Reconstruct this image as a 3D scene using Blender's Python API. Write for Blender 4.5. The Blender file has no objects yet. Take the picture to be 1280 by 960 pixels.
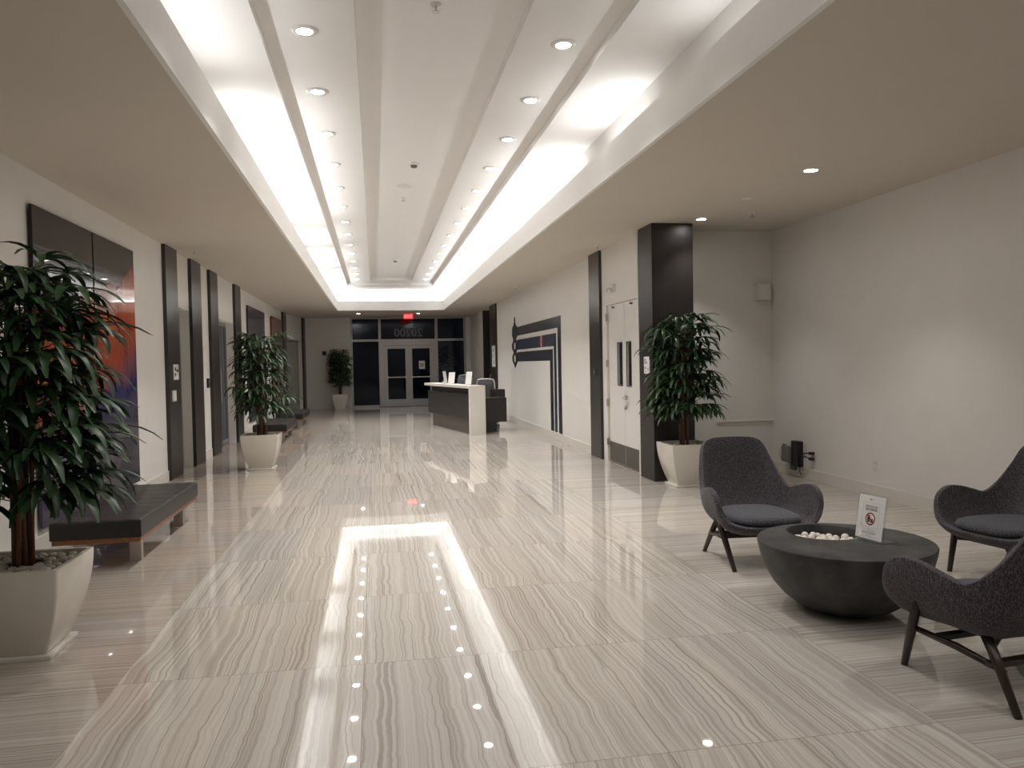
import bpy, bmesh, math, random
from mathutils import Vector, Matrix
C = bpy.context.scene.collection
S = bpy.context.scene
PI = math.pi

# ------------------------------------------------------------------ camera, world, lights, exposure
cam_d = bpy.data.cameras.new('camera'); cam = bpy.data.objects.new('camera', cam_d); C.objects.link(cam)
YAW, PITCH, ROLL, FPX, EYE = 0.174075, -0.0279565, -0.0188648, 969.65, 1.55
cam_d.sensor_fit = 'HORIZONTAL'; cam_d.sensor_width = 36; cam_d.lens = FPX / 1280 * 36; cam_d.clip_end = 200
fwd = Vector((math.sin(YAW)*math.cos(PITCH), math.cos(YAW)*math.cos(PITCH), math.sin(PITCH)))
rt = Vector((math.cos(YAW), -math.sin(YAW), 0)); up = rt.cross(fwd)
r2 = rt*math.cos(ROLL) + up*math.sin(ROLL); u2 = -rt*math.sin(ROLL) + up*math.cos(ROLL)
m = Matrix((r2, u2, -fwd)).transposed().to_4x4(); m.translation = (0, 0, EYE)
cam.matrix_world = m
S.camera = cam
S.view_settings.view_transform = 'Standard'; S.view_settings.look = 'None'
S.view_settings.exposure = 1.1; S.view_settings.gamma = 1.0; S.view_settings.use_curve_mapping = False
W = bpy.data.worlds.new('night'); S.world = W; W.use_nodes = True
W.node_tree.nodes['Background'].inputs[0].default_value = (0.006, 0.009, 0.02, 1)
W.node_tree.nodes['Background'].inputs[1].default_value = 1.0
try:
    S.cycles.use_denoising = True; S.cycles.max_bounces = 10; S.cycles.diffuse_bounces = 6
    S.cycles.transparent_max_bounces = 12; S.cycles.sample_clamp_indirect = 6.0; S.cycles.use_light_tree = True
except Exception: pass

COOL = (0.95, 0.965, 1.0); WARM = (1.0, 0.968, 0.942)
CZ, Z1, Z2, Z3 = 3.27, 3.92, 4.0, 4.08              # soffit, then three tiers of the coffer
P_COVE, P_DOWN, P_SOFFIT = 2.9, 60.0, 35.0
def area(name, loc, size, power, color, target):
    l = bpy.data.lights.new(name, 'AREA'); l.shape = 'RECTANGLE'; l.size, l.size_y = size; l.energy = power; l.color = color
    o = bpy.data.objects.new(name, l); C.objects.link(o); o.location = loc
    d = Vector(target).normalized()
    o.rotation_euler = d.to_track_quat('-Z', 'Y').to_euler()
    return o
# strip lamps lying behind the lip of the coffer
def cove_run(side, y0, y1, k):
    x = -1.25 if side < 0 else 2.33
    l = bpy.data.lights.new('cove_lamp', 'AREA'); l.shape = 'RECTANGLE'; l.size = 0.04; l.size_y = y1 - y0
    l.energy = P_COVE * (y1 - y0) * k; l.color = COOL
    o = bpy.data.objects.new('cove_lamp', l); C.objects.link(o); o.location = (x, (y0 + y1)/2, 3.53)
    # the lamp looks up and a little towards the middle of the coffer
    zdir = Vector((1.3*(-side), 0, 1)).normalized(); ydir = Vector((0, 1, 0)); xdir = ydir.cross(-zdir)
    mm = Matrix((xdir, ydir, -zdir)).transposed().to_4x4(); mm.translation = o.location; o.matrix_world = mm
for y0, y1, k in ((-1.2, 6.4, .42), (7.2, 13.1, 1.15), (13.9, 15.5, 1.0), (16.3, 18.9, 1.0), (19.7, 24.6, 1.0)): cove_run(-1, y0, y1, k)
for y0, y1, k in ((-1.2, 5.2, .3), (6.4, 7.6, .8), (8.5, 24.6, 1.05)): cove_run(1, y0, y1, k)
l = bpy.data.lights.new('cove_lamp', 'AREA'); l.shape = 'RECTANGLE'; l.size = 3.2; l.size_y = 0.04; l.energy = P_COVE*3.4; l.color = COOL
o = bpy.data.objects.new('cove_lamp', l); C.objects.link(o); o.location = (.54, 25.04, 3.53); o.rotation_euler = (PI - .8, 0, 0)
def down_spot(x, y, z, p, color=WARM, ang=98, blend=.7):
    l = bpy.data.lights.new('downlight_lamp', 'SPOT'); l.energy = p; l.spot_size = math.radians(ang); l.spot_blend = blend
    l.shadow_soft_size = .045; l.color = color
    o = bpy.data.objects.new('downlight_lamp', l); C.objects.link(o); o.location = (x, y, z)

# ------------------------------------------------------------------ node helpers and materials
def new_mat(name):
    mt = bpy.data.materials.new(name); mt.use_nodes = True
    nt = mt.node_tree; return mt, nt, nt.nodes['Principled BSDF']
def N(nt, typ, **kw):
    n = nt.nodes.new(typ)
    for k, v in kw.items(): setattr(n, k, v)
    return n
def L(nt, a, b): nt.links.new(a, b)
def math_n(nt, op, a, b=None, c=None):
    n = N(nt, 'ShaderNodeMath', operation=op)
    for i, v in enumerate((a, b, c)):
        if v is None: continue
        if isinstance(v, (int, float)): n.inputs[i].default_value = v
        else: L(nt, v, n.inputs[i])
    return n.outputs[0]
def ramp(nt, fac, stops):
    n = N(nt, 'ShaderNodeValToRGB'); els = n.color_ramp.elements
    while len(els) < len(stops): els.new(0.5)
    for e, (p, c) in zip(els, stops): e.position = p; e.color = (*c, 1) if len(c) == 3 else c
    L(nt, fac, n.inputs[0]); return n.outputs[0]
def noise(nt, vec, scale, detail=4, rough=.55, dist=0.0):
    n = N(nt, 'ShaderNodeTexNoise'); n.inputs['Scale'].default_value = scale; n.inputs['Detail'].default_value = detail
    n.inputs['Roughness'].default_value = rough; n.inputs['Distortion'].default_value = dist
    if vec is not None: L(nt, vec, n.inputs['Vector'])
    return n.outputs['Fac']
def mapping(nt, vec, scale=(1,1,1), loc=(0,0,0), rot=(0,0,0)):
    n = N(nt, 'ShaderNodeMapping'); n.inputs['Scale'].default_value = scale; n.inputs['Location'].default_value = loc; n.inputs['Rotation'].default_value = rot
    L(nt, vec, n.inputs['Vector']); return n.outputs[0]
def objco(nt): return N(nt, 'ShaderNodeTexCoord').outputs['Object']
def mixc(nt, fac, a, b, mode='MIX'):
    n = N(nt, 'ShaderNodeMix', data_type='RGBA', blend_type=mode)
    for i, v in ((0, fac), (6, a), (7, b)):
        if isinstance(v, (int, float)): n.inputs[i].default_value = v
        elif isinstance(v, tuple): n.inputs[i].default_value = (*v, 1)
        else: L(nt, v, n.inputs[i])
    return n.outputs[2]
def bump(nt, bsdf, h, strength=.1, dist=.01):
    b = N(nt, 'ShaderNodeBump'); b.inputs['Strength'].default_value = strength; b.inputs['Distance'].default_value = dist
    L(nt, h, b.inputs['Height']); L(nt, b.outputs[0], bsdf.inputs['Normal'])
def plain(name, col, rough=.5, metal=0, var=.06, scale=6, spec=None, stretch=(1,1,1), bmp=0, coat=0):
    mt, nt, b = new_mat(name)
    f = noise(nt, mapping(nt, objco(nt), stretch), scale)
    a = tuple(max(0, c*(1-var)) for c in col); d = tuple(min(1, c*(1+var)) for c in col)
    L(nt, ramp(nt, f, [(.3, a), (.7, d)]), b.inputs['Base Color'])
    b.inputs['Roughness'].default_value = rough; b.inputs['Metallic'].default_value = metal
    if spec is not None: b.inputs['Specular IOR Level'].default_value = spec
    if coat: b.inputs['Coat Weight'].default_value = coat; b.inputs['Coat Roughness'].default_value = .03
    if bmp: bump(nt, b, f, bmp)
    return mt
def emit(name, col, s):
    mt, nt, b = new_mat(name); b.inputs['Base Color'].default_value = (*col, 1)
    b.inputs['Emission Color'].default_value = (*col, 1); b.inputs['Emission Strength'].default_value = s
    return mt
def glass_pane(name, tint=(1,1,1), rough=0.0, ior=1.5):
    mt, nt, b = new_mat(name); nt.nodes.remove(b)
    out = nt.nodes['Material Output']
    tr = N(nt, 'ShaderNodeBsdfTransparent'); tr.inputs[0].default_value = (*tint, 1)
    gl = N(nt, 'ShaderNodeBsdfGlossy'); gl.inputs['Roughness'].default_value = rough
    gl.inputs[0].default_value = (.75, .80, .92, 1)
    fr = N(nt, 'ShaderNodeFresnel'); fr.inputs[0].default_value = ior
    gb = N(nt, 'ShaderNodeNewGeometry'); ff = math_n(nt, 'MULTIPLY', fr.outputs[0], math_n(nt, 'SUBTRACT', 1.0, gb.outputs['Backfacing']))
    mx = N(nt, 'ShaderNodeMixShader'); L(nt, ff, mx.inputs[0]); L(nt, tr.outputs[0], mx.inputs[1]); L(nt, gl.outputs[0], mx.inputs[2])
    L(nt, mx.outputs[0], out.inputs[0]); return mt

def floor_mat():
    mt, nt, b = new_mat('veined_marble'); co = objco(nt)
    sx = N(nt, 'ShaderNodeSeparateXYZ'); L(nt, co, sx.inputs[0]); X, Y = sx.outputs[0], sx.outputs[1]
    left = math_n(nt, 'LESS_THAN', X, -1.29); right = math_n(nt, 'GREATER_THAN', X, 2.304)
    side = math_n(nt, 'MAXIMUM', left, right)
    # u runs along the veins, v across them; the field lies lengthwise, the side bands crosswise
    def pick(a, c):
        d = math_n(nt, 'SUBTRACT', c, a); return math_n(nt, 'MULTIPLY_ADD', d, side, a)
    u = pick(math_n(nt, 'SUBTRACT', Y, 2.87), math_n(nt, 'SUBTRACT', X, 2.304)); v = pick(math_n(nt, 'ADD', X, 1.29), math_n(nt, 'SUBTRACT', Y, 2.87))
    tu = math_n(nt, 'DIVIDE', u, 1.19); tv = math_n(nt, 'DIVIDE', v, .599)
    iu = math_n(nt, 'FLOOR', tu); iv = math_n(nt, 'FLOOR', tv); fu = math_n(nt, 'FRACT', tu); fv = math_n(nt, 'FRACT', tv)
    cid = N(nt, 'ShaderNodeCombineXYZ'); L(nt, iu, cid.inputs[0]); L(nt, iv, cid.inputs[1]); L(nt, side, cid.inputs[2])
    wn = N(nt, 'ShaderNodeTexWhiteNoise', noise_dimensions='3D'); L(nt, cid.outputs[0], wn.inputs['Vector'])
    rs = N(nt, 'ShaderNodeSeparateColor'); L(nt, wn.outputs['Color'], rs.inputs[0])
    uo = math_n(nt, 'MULTIPLY_ADD', rs.outputs[0], 40, u); vo = math_n(nt, 'MULTIPLY_ADD', rs.outputs[1], 40, v)
    base = N(nt, 'ShaderNodeCombineXYZ'); L(nt, uo, base.inputs[0]); L(nt, vo, base.inputs[1]); L(nt, math_n(nt, 'MULTIPLY', rs.outputs[2], 9), base.inputs[2])
    w1 = noise(nt, mapping(nt, base.outputs[0], (2.1, 1.6, 1)), 1.0, 2, .5)            # broad wander of the bedding
    w2 = noise(nt, mapping(nt, base.outputs[0], (8, 4, 1)), 1.0, 3, .6)                 # small wiggle
    amp = math_n(nt, 'MULTIPLY_ADD', side, -.62, 1.0)
    dv = math_n(nt, 'ADD', math_n(nt, 'MULTIPLY', math_n(nt, 'SUBTRACT', w1, .5), .09), math_n(nt, 'MULTIPLY', math_n(nt, 'SUBTRACT', w2, .5), .022))
    vv = math_n(nt, 'MULTIPLY_ADD', dv, amp, vo)
    c2 = N(nt, 'ShaderNodeCombineXYZ'); L(nt, math_n(nt, 'MULTIPLY', uo, .14), c2.inputs[0]); L(nt, vv, c2.inputs[1])
    n1 = noise(nt, mapping(nt, c2.outputs[0], (1, 30, 1)), 1.0, 6, .66)                 # wide bands
    n2 = noise(nt, mapping(nt, c2.outputs[0], (1.6, 80, 1), (3, 7, 0)), 1.0, 4, .6)      # fine dark seams
    n3 = noise(nt, mapping(nt, c2.outputs[0], (1.2, 5, 1), (9, 2, 0)), 1.0, 2, .5)
    col = ramp(nt, n1, [(.28, (.345, .312, .278)), (.43, (.455, .425, .385)), (.55, (.52, .492, .455)), (.72, (.575, .55, .515))])
    seam = ramp(nt, n2, [(.36, (1, 1, 1)), (.44, (.4, .4, .4)), (.50, (0, 0, 0))])
    seam2 = math_n(nt, 'MULTIPLY', seam, .58)
    dark = ramp(nt, n3, [(.35, (.20, .155, .11)), (.65, (.23, .21, .20))])
    col = mixc(nt, seam2, col, dark)
    tint = ramp(nt, rs.outputs[2], [(0, (.90, .89, .88)), (.5, (1, .985, .96)), (1, (1.0, .97, .92))])
    col = mixc(nt, 1.0, col, tint, 'MULTIPLY')
    col = mixc(nt, left, col, mixc(nt, 1.0, col, (.84, .80, .765), 'MULTIPLY'))  # left band: browner stone, plus the dimmer soffit reflection put into the colour
    ju = math_n(nt, 'MINIMUM', fu, math_n(nt, 'SUBTRACT', 1, fu)); jv = math_n(nt, 'MINIMUM', fv, math_n(nt, 'SUBTRACT', 1, fv))
    j = math_n(nt, 'MINIMUM', math_n(nt, 'MULTIPLY', ju, 1.19), math_n(nt, 'MULTIPLY', jv, .599))
    jm = math_n(nt, 'LESS_THAN', j, .0016)
    col = mixc(nt, math_n(nt, 'MULTIPLY', jm, .75), col, (.17, .14, .11))
    L(nt, col, b.inputs['Base Color'])
    rg = noise(nt, co, 2.2, 3); L(nt, math_n(nt, 'MULTIPLY_ADD', rg, .03, .006), b.inputs['Roughness'])
    L(nt, math_n(nt, 'MULTIPLY_ADD', jm, .4, 0), b.inputs['Roughness']) if False else None
    b.inputs['Specular IOR Level'].default_value = .62
    wav = noise(nt, mapping(nt, base.outputs[0], (1, 1, 1)), 3.0, 2)
    bump(nt, b, wav, .002, .02)
    return mt
def wood_mat(name, c1, c2, rough=.35, axis='Z', scale=1.0):
    mt, nt, b = new_mat(name); st = {'Z': (34, 34, .9), 'Y': (34, .9, 34), 'X': (.9, 34, 34)}[axis]
    f = noise(nt, mapping(nt, objco(nt), tuple(s*scale for s in st)), 1.0, 5, .6, .4)
    L(nt, ramp(nt, f, [(.3, c1), (.7, c2)]), b.inputs['Base Color']); b.inputs['Roughness'].default_value = rough
    bump(nt, b, f, .06, .004); return mt
def fabric_mat(name, c1, c2, c3):
    mt, nt, b = new_mat(name); co = objco(nt)
    a = noise(nt, mapping(nt, co, (210, 210, 13)), 1.0, 3, .75); d = noise(nt, mapping(nt, co, (170, 170, 150)), 1.0, 3, .75)
    f = math_n(nt, 'MULTIPLY_ADD', math_n(nt, 'ADD', a, d), .5, 0)
    L(nt, ramp(nt, f, [(.40, c1), (.5, c2), (.60, c3)]), b.inputs['Base Color'])
    b.inputs['Roughness'].default_value = .95; b.inputs['Specular IOR Level'].default_value = .15
    b.inputs['Sheen Weight'].default_value = .15
    bump(nt, b, f, .35, .004); return mt
def art_mat(name, kind):
    mt, nt, b = new_mat(name); co = objco(nt)       # object space: y along the wall, z up from the floor
    sx = N(nt, 'ShaderNodeSeparateXYZ'); L(nt, co, sx.inputs[0]); Y, Z = sx.outputs[1], sx.outputs[2]
    if kind == 'canyon':
        warp = noise(nt, mapping(nt, co, (1, .8, .9)), 1.0, 5, .6, 1.0)
        fold = noise(nt, mapping(nt, co, (1, 5, 1.0), (0, 0, 0), (.75, 0, 0)), 1.0, 6, .65, 1.6)
        h = math_n(nt, 'ADD', math_n(nt, 'MULTIPLY_ADD', math_n(nt, 'SUBTRACT', warp, .5), .9, Z), math_n(nt, 'MULTIPLY', math_n(nt, 'SUBTRACT', Y, 8.6), -.30))
        hb = math_n(nt, 'DIVIDE', h, 3.0)
        c = ramp(nt, hb, [(.08, (.045, .045, .06)), (.26, (.085, .075, .115)), (.36, (.05, .05, .15)), (.43, (.20, .09, .12)), (.50, (.36, .085, .05)), (.64, (.46, .11, .045)), (.74, (.30, .07, .04)), (.82, (.030, .026, .028))])
        k = ramp(nt, fold, [(.25, (.25, .2, .25)), (.5, (1, 1, 1)), (.75, (1.35, 1.3, 1.25))])
        fl = ramp(nt, hb, [(.30, (.2, .2, .2)), (.42, (1, 1, 1)), (.74, (1, 1, 1)), (.82, (.1, .1, .1))])
        c = mixc(nt, fl, c, mixc(nt, 1.0, c, k, 'MULTIPLY'))
    elif kind == 'indigo':
        f = noise(nt, mapping(nt, co, (1, 2.2, .25)), 1.0, 4, .6, .6)
        c = ramp(nt, f, [(.35, (.02, .022, .06)), (.52, (.035, .03, .07)), (.62, (.10, .06, .09)), (.75, (.05, .035, .05))])
    else:
        f = noise(nt, mapping(nt, co, (1, 4.0, .15)), 1.0, 4, .6, .3)
        hz = math_n(nt, 'DIVIDE', Z, 3.0)
        c = ramp(nt, f, [(.32, (.035, .014, .014)), (.46, (.11, .025, .018)), (.58, (.23, .055, .03)), (.72, (.07, .03, .03))])
        c = mixc(nt, ramp(nt, hz, [(.2, (1, 1, 1)), (.6, (0, 0, 0))]), c, (.035, .02, .022))
    L(nt, c, b.inputs['Base Color']); b.inputs['Roughness'].default_value = .03; b.inputs['Specular IOR Level'].default_value = .25
    return mt

M = {}
M['paint'] = plain('wall_paint', (.76, .742, .712), .6, var=.015, scale=3, spec=.25)
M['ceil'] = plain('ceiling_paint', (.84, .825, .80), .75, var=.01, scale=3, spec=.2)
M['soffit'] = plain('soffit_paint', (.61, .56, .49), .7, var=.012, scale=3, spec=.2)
M['base'] = plain('baseboard_paint', (.72, .69, .64), .4, var=.015)
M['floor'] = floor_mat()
M['darkwood'] = wood_mat('espresso_wood', (.014, .011, .010), (.028, .022, .020), .36)
M['pilwood'] = wood_mat('walnut_stained_panel', (.020, .016, .014), (.042, .034, .030), .30)
M['deskwood'] = wood_mat('desk_veneer', (.017, .014, .0125), (.032, .027, .024), .45, 'Y')
M['plinth'] = plain('desk_plinth_metal', (.13, .112, .097), .4, metal=.4, var=.08, stretch=(2, 2, 40))
M['whitestone'] = plain('white_counter', (.74, .715, .665), .35, var=.02)
M['benchwood'] = wood_mat('bench_cherry_wood', (.20, .075, .03), (.36, .15, .065), .35, 'Y')
M['leather'] = plain('black_leather', (.020, .018, .017), .38, var=.25, scale=40, bmp=.08)
M['steel'] = plain('brushed_steel', (.50, .47, .43), .38, metal=.9, var=.05, scale=4, stretch=(60, 60, 3))
M['alu'] = plain('brushed_aluminium', (.40, .395, .40), .42, metal=.75, var=.05, scale=4, stretch=(40, 40, 3))
M['kick'] = plain('kick_plate_metal', (.17, .155, .14), .38, metal=.7, var=.06, stretch=(3, 3, 50))
M['doorwhite'] = plain('white_door_paint', (.75, .73, .70), .38, var=.012)
M['plastic'] = plain('white_plastic', (.72, .70, .66), .4, var=.02)
M['paper'] = plain('paper', (.78, .78, .77), .6, var=.01)
M['black'] = plain('black_plastic', (.014, .014, .015), .4, var=.1)
M['grey'] = plain('grey_plastic', (.16, .16, .165), .5, var=.06)
M['pot'] = plain('ivory_lacquer', (.70, .665, .595), .22, var=.015, coat=.3)
M['soil'] = plain('soil', (.05, .038, .028), .95, var=.4, scale=50, bmp=.5)
M['pebble'] = plain('pebble', (.58, .52, .44), .6, var=.28, scale=9)
M['stone'] = plain('white_fire_stone', (.72, .665, .59), .7, var=.1, scale=20, bmp=.1)
M['conc'] = plain('charcoal_concrete', (.040, .038, .036), .55, var=.65, scale=6, bmp=.05)
M['cane'] = wood_mat('cane_bark', (.055, .022, .012), (.17, .075, .038), .7, 'Z', .5)
M['legwood'] = wood_mat('dark_stained_ash', (.018, .010, .007), (.042, .024, .016), .32)
M['fabric'] = fabric_mat('heather_fabric', (.020, .017, .020), (.060, .053, .060), (.165, .145, .155))
M['cushion'] = fabric_mat('heather_seat_fabric', (.026, .026, .031), (.068, .068, .080), (.16, .16, .175))
M['glass'] = glass_pane('clear_glass', (.82, .86, .88))
M['doorglass'] = glass_pane('tinted_glass', (.50, .56, .55))
M['paleglass'] = plain('pale_sheen_glass', (.40, .43, .40), .22, var=.02)  # opaque pane; reflection and lit room behind are put into its pale colour
M['acrylic'] = glass_pane('acrylic', (.92, .95, .94), .02)
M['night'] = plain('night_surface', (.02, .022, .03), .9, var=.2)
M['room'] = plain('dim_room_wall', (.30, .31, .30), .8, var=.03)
M['lens'] = emit('lamp_lens', (1, .96, .90), 30.0)
M['exit'] = emit('exit_red', (1, .03, .04), .55)
M['exitletter'] = emit('exit_letters', (1, .5, .5), .45)
M['red'] = plain('red_print', (.34, .025, .022), .5, var=.05)
M['ink'] = plain('dark_ink', (.05, .05, .055), .6, var=.05)
M['inkgrey'] = plain('grey_ink', (.42, .42, .43), .6, var=.03)
M['mural'] = plain('navy_black_enamel', (.020, .021, .030), .38, var=.2, scale=3)
M['muralblue'] = plain('navy_enamel', (.016, .028, .062), .35, var=.15, scale=3)
M['mesh'] = plain('grey_mesh', (.10, .10, .11), .8, var=.15, scale=80)
M['art1'] = art_mat('abstract_canyon_print', 'canyon'); M['art2'] = art_mat('indigo_print', 'indigo'); M['art3'] = art_mat('rust_print', 'rust')
M['numeral'] = plain('numeral_film', (.20, .21, .23), .5, var=.03)
def leaf_mat():
    mt, nt, b = new_mat('palm_leaf'); co = objco(nt); f = noise(nt, co, 7, 3)
    f2 = noise(nt, mapping(nt, co, (1, 1, 1)), 1.7, 2)
    c = mixc(nt, ramp(nt, f2, [(.35, (0, 0, 0)), (.7, (1, 1, 1))]), ramp(nt, f, [(.3, (.008, .028, .011)), (.7, (.022, .062, .022))]), (.042, .088, .032))
    L(nt, c, b.inputs['Base Color']); b.inputs['Roughness'].default_value = .42; b.inputs['Specular IOR Level'].default_value = .4; return mt
M['leaf'] = leaf_mat()

# ------------------------------------------------------------------ mesh helpers
class MB:
    def __init__(s): s.bm = bmesh.new()
    def box(s, x0, x1, y0, y1, z0, z1, mat=None, bev=0):
        vs = [s.bm.verts.new((x, y, z)) for x in (x0, x1) for y in (y0, y1) for z in (z0, z1)]
        if mat is not None:
            for v in vs: v.co = mat @ v.co
        f = [(0,1,3,2), (4,6,7,5), (0,4,5,1), (2,3,7,6), (0,2,6,4), (1,5,7,3)]
        fs = [s.bm.faces.new([vs[i] for i in q]) for q in f]
        if bev:
            es = list({e for q in fs for e in q.edges})
            bmesh.ops.bevel(s.bm, geom=es, offset=bev, segments=2, affect='EDGES', profile=.6)
        return s
    def quadstrip(s, rows, closed=False, cap=False):
        R = [[s.bm.verts.new(p) for p in r] for r in rows]
        n = len(R[0])
        for i in range(len(R)-1):
            for j in range(n if closed else n-1):
                k = (j+1) % n
                try: s.bm.faces.new((R[i][j], R[i][k], R[i+1][k], R[i+1][j]))
                except ValueError: pass
        if cap:
            for r in (R[0][::-1], R[-1]):
                try: s.bm.faces.new(r)
                except ValueError: pass
        return R
    def tube(s, pts, rad, seg=8, cap=True):
        pts = [Vector(p) for p in pts]; n = len(pts)
        if isinstance(rad, (int, float)): rad = [rad]*n
        rows = []; prev = None
        for i, p in enumerate(pts):
            t = (pts[min(i+1, n-1)] - pts[max(i-1, 0)]).normalized()
            if prev is None:
                a = Vector((0, 0, 1)) if abs(t.z) < .9 else Vector((1, 0, 0)); e1 = t.cross(a).normalized()
            else: e1 = (prev - t*prev.dot(t)).normalized()
            prev = e1; e2 = t.cross(e1)
            rows.append([p + (e1*math.cos(2*PI*k/seg) + e2*math.sin(2*PI*k/seg))*rad[i] for k in range(seg)])
        s.quadstrip(rows, True, cap); return s
    def lathe(s, prof, seg=32, c=(0, 0, 0), cap=False):
        rows = [[(c[0]+r*math.cos(2*PI*k/seg), c[1]+r*math.sin(2*PI*k/seg), c[2]+z) for k in range(seg)] for r, z in prof]
        s.quadstrip(rows, True, cap); return s
    def prism(s, pts, axis, a0, a1):
        def P(u, v, a): return {'x': (a, u, v), 'y': (u, a, v), 'z': (u, v, a)}[axis]
        A = [s.bm.verts.new(P(u, v, a0)) for u, v in pts]; B = [s.bm.verts.new(P(u, v, a1)) for u, v in pts]
        n = len(pts); s.bm.faces.new(A); s.bm.faces.new(B[::-1])
        for i in range(n): s.bm.faces.new((A[i], B[i], B[(i+1) % n], A[(i+1) % n]))
        return s
    def xf(s, mat): bmesh.ops.transform(s.bm, matrix=mat, verts=s.bm.verts); return s
    def build(s, name, mat, parent=None, smooth=False, norm=True):
        if norm: bmesh.ops.recalc_face_normals(s.bm, faces=s.bm.faces)
        me = bpy.data.meshes.new(name); s.bm.to_mesh(me); s.bm.free()
        if smooth:
            for p in me.polygons: p.use_smooth = True
        me.materials.append(mat)
        o = bpy.data.objects.new(name, me); C.objects.link(o)
        if parent is not None: o.parent = parent
        return o
def smooth_angle(o, deg=40):
    for p in o.data.polygons: p.use_smooth = True
    mark = math.cos(math.radians(deg)); bm = bmesh.new(); bm.from_mesh(o.data)
    for e in bm.edges:
        if len(e.link_faces) == 2 and e.link_faces[0].normal.dot(e.link_faces[1].normal) < mark: e.smooth = False
    bm.to_mesh(o.data); bm.free(); return o
def tag(o, label, cat, group=None):
    o['label'] = label; o['category'] = cat
    if group: o['group'] = group
    return o
def thing(name, label, cat, loc=(0, 0, 0), rz=0, group=None):
    o = bpy.data.objects.new(name, None); C.objects.link(o); o.location = loc; o.rotation_euler = (0, 0, rz); o.empty_display_size = .1
    return tag(o, label, cat, group)
def struct(o, label=None, cat=None):
    o['kind'] = 'structure'
    if label: o['label'] = label
    if cat: o['category'] = cat
    return o
def sempty(name, label, cat):
    o = bpy.data.objects.new(name, None); C.objects.link(o); return struct(o, label, cat)
def text(name, body, size, mat, parent, matrix, extrude=.0008, align='CENTER'):
    cu = bpy.data.curves.new(name, 'FONT'); cu.body = body; cu.size = size; cu.extrude = extrude; cu.align_x = align; cu.align_y = 'CENTER'
    tmp = bpy.data.objects.new(name, cu); C.objects.link(tmp); bpy.context.view_layer.update()
    me = bpy.data.meshes.new_from_object(tmp.evaluated_get(bpy.context.evaluated_depsgraph_get())); bpy.data.objects.remove(tmp); me.name = name
    me.materials.clear(); me.materials.append(mat)
    o = bpy.data.objects.new(name, me); C.objects.link(o); o.parent = parent; o.matrix_local = matrix; return o
def frame_m(origin, xdir, ydir):
    x = Vector(xdir).normalized(); y = Vector(ydir).normalized(); z = x.cross(y)
    mm = Matrix((x, y, z)).transposed().to_4x4(); mm.translation = origin; return mm
ORD = 'nearest second third fourth fifth sixth seventh eighth ninth tenth eleventh twelfth thirteenth fourteenth'.split()

# ------------------------------------------------------------------ room shell
XL, XR, XLO, YA, YB, YF = -2.86, 3.52, 5.38, 9.9, 28.8, -2.6
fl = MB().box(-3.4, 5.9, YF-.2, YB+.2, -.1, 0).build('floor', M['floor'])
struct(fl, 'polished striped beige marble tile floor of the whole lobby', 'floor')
# coffered ceiling
LX0, LX1, LY0, LY1 = -1.12, 2.20, -1.6, 24.9
c = MB()
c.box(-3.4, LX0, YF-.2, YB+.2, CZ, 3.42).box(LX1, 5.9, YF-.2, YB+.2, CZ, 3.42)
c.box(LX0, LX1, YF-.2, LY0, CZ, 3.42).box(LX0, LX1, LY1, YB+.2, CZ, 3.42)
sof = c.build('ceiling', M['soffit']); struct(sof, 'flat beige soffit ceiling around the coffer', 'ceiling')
c = MB()
c.box(LX0-.03, LX0+.006, LY0-.04, LY1+.04, CZ-.002, 3.57).box(LX1-.006, LX1+.03, LY0-.04, LY1+.04, CZ-.002, 3.57)
c.box(LX0, LX1, LY0-.03, LY0+.006, CZ-.002, 3.57).box(LX0, LX1, LY1-.006, LY1+.03, CZ-.002, 3.57)
struct(c.build('trim_1', M['ceil']), 'white lip around the coffer that hides the cove lighting', 'trim')
CX0, CX1, CY0, CY1 = -1.31, 2.39, -1.8, 25.1
c = MB()
c.box(CX0-.1, CX0, CY0-.1, CY1+.1, 3.42, Z1+.2).box(CX1, CX1+.1, CY0-.1, CY1+.1, 3.42, Z1+.2)
c.box(CX0, CX1, CY0-.1, CY0, 3.42, Z1+.2).box(CX0, CX1, CY1, CY1+.1, 3.42, Z1+.2)
def ring(c, o, i, z0, z1):
    c.box(o[0], i[0], o[2], o[3], z0, z1).box(i[1], o[1], o[2], o[3], z0, z1).box(i[0], i[1], o[2], i[2], z0, z1).box(i[0], i[1], i[3], o[3], z0, z1)
O1 = (CX0, CX1, CY0, CY1); H1 = (-.755, 1.775, -.9, 23.63); H2 = (-.085, 1.12, -.3, 22.95)
ring(c, O1, H1, Z1, Z2); ring(c, O1, H2, Z2+.0005, Z3)
c.box(CX0, CX1, CY0, CY1, Z3+.0005, Z3+.1)
struct(c.build('trim_2', M['ceil']), 'white stepped coffer ceiling with three tiers', 'coffer')

# left wall with three door openings
DL = [(12.02, 12.9, 'd1'), (15.0, 16.74, 'd2')]
w = MB()
T = .22; HD = 2.46
for y0, y1 in ((YF-.2, 12.02), (12.9, 15.0), (16.74, 26.15)): w.box(XL-T, XL, y0, y1, 0, CZ)
for y0, y1 in ((12.02, 12.9), (15.0, 16.74)): w.box(XL-T, XL, y0, y1, HD, CZ)
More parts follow.
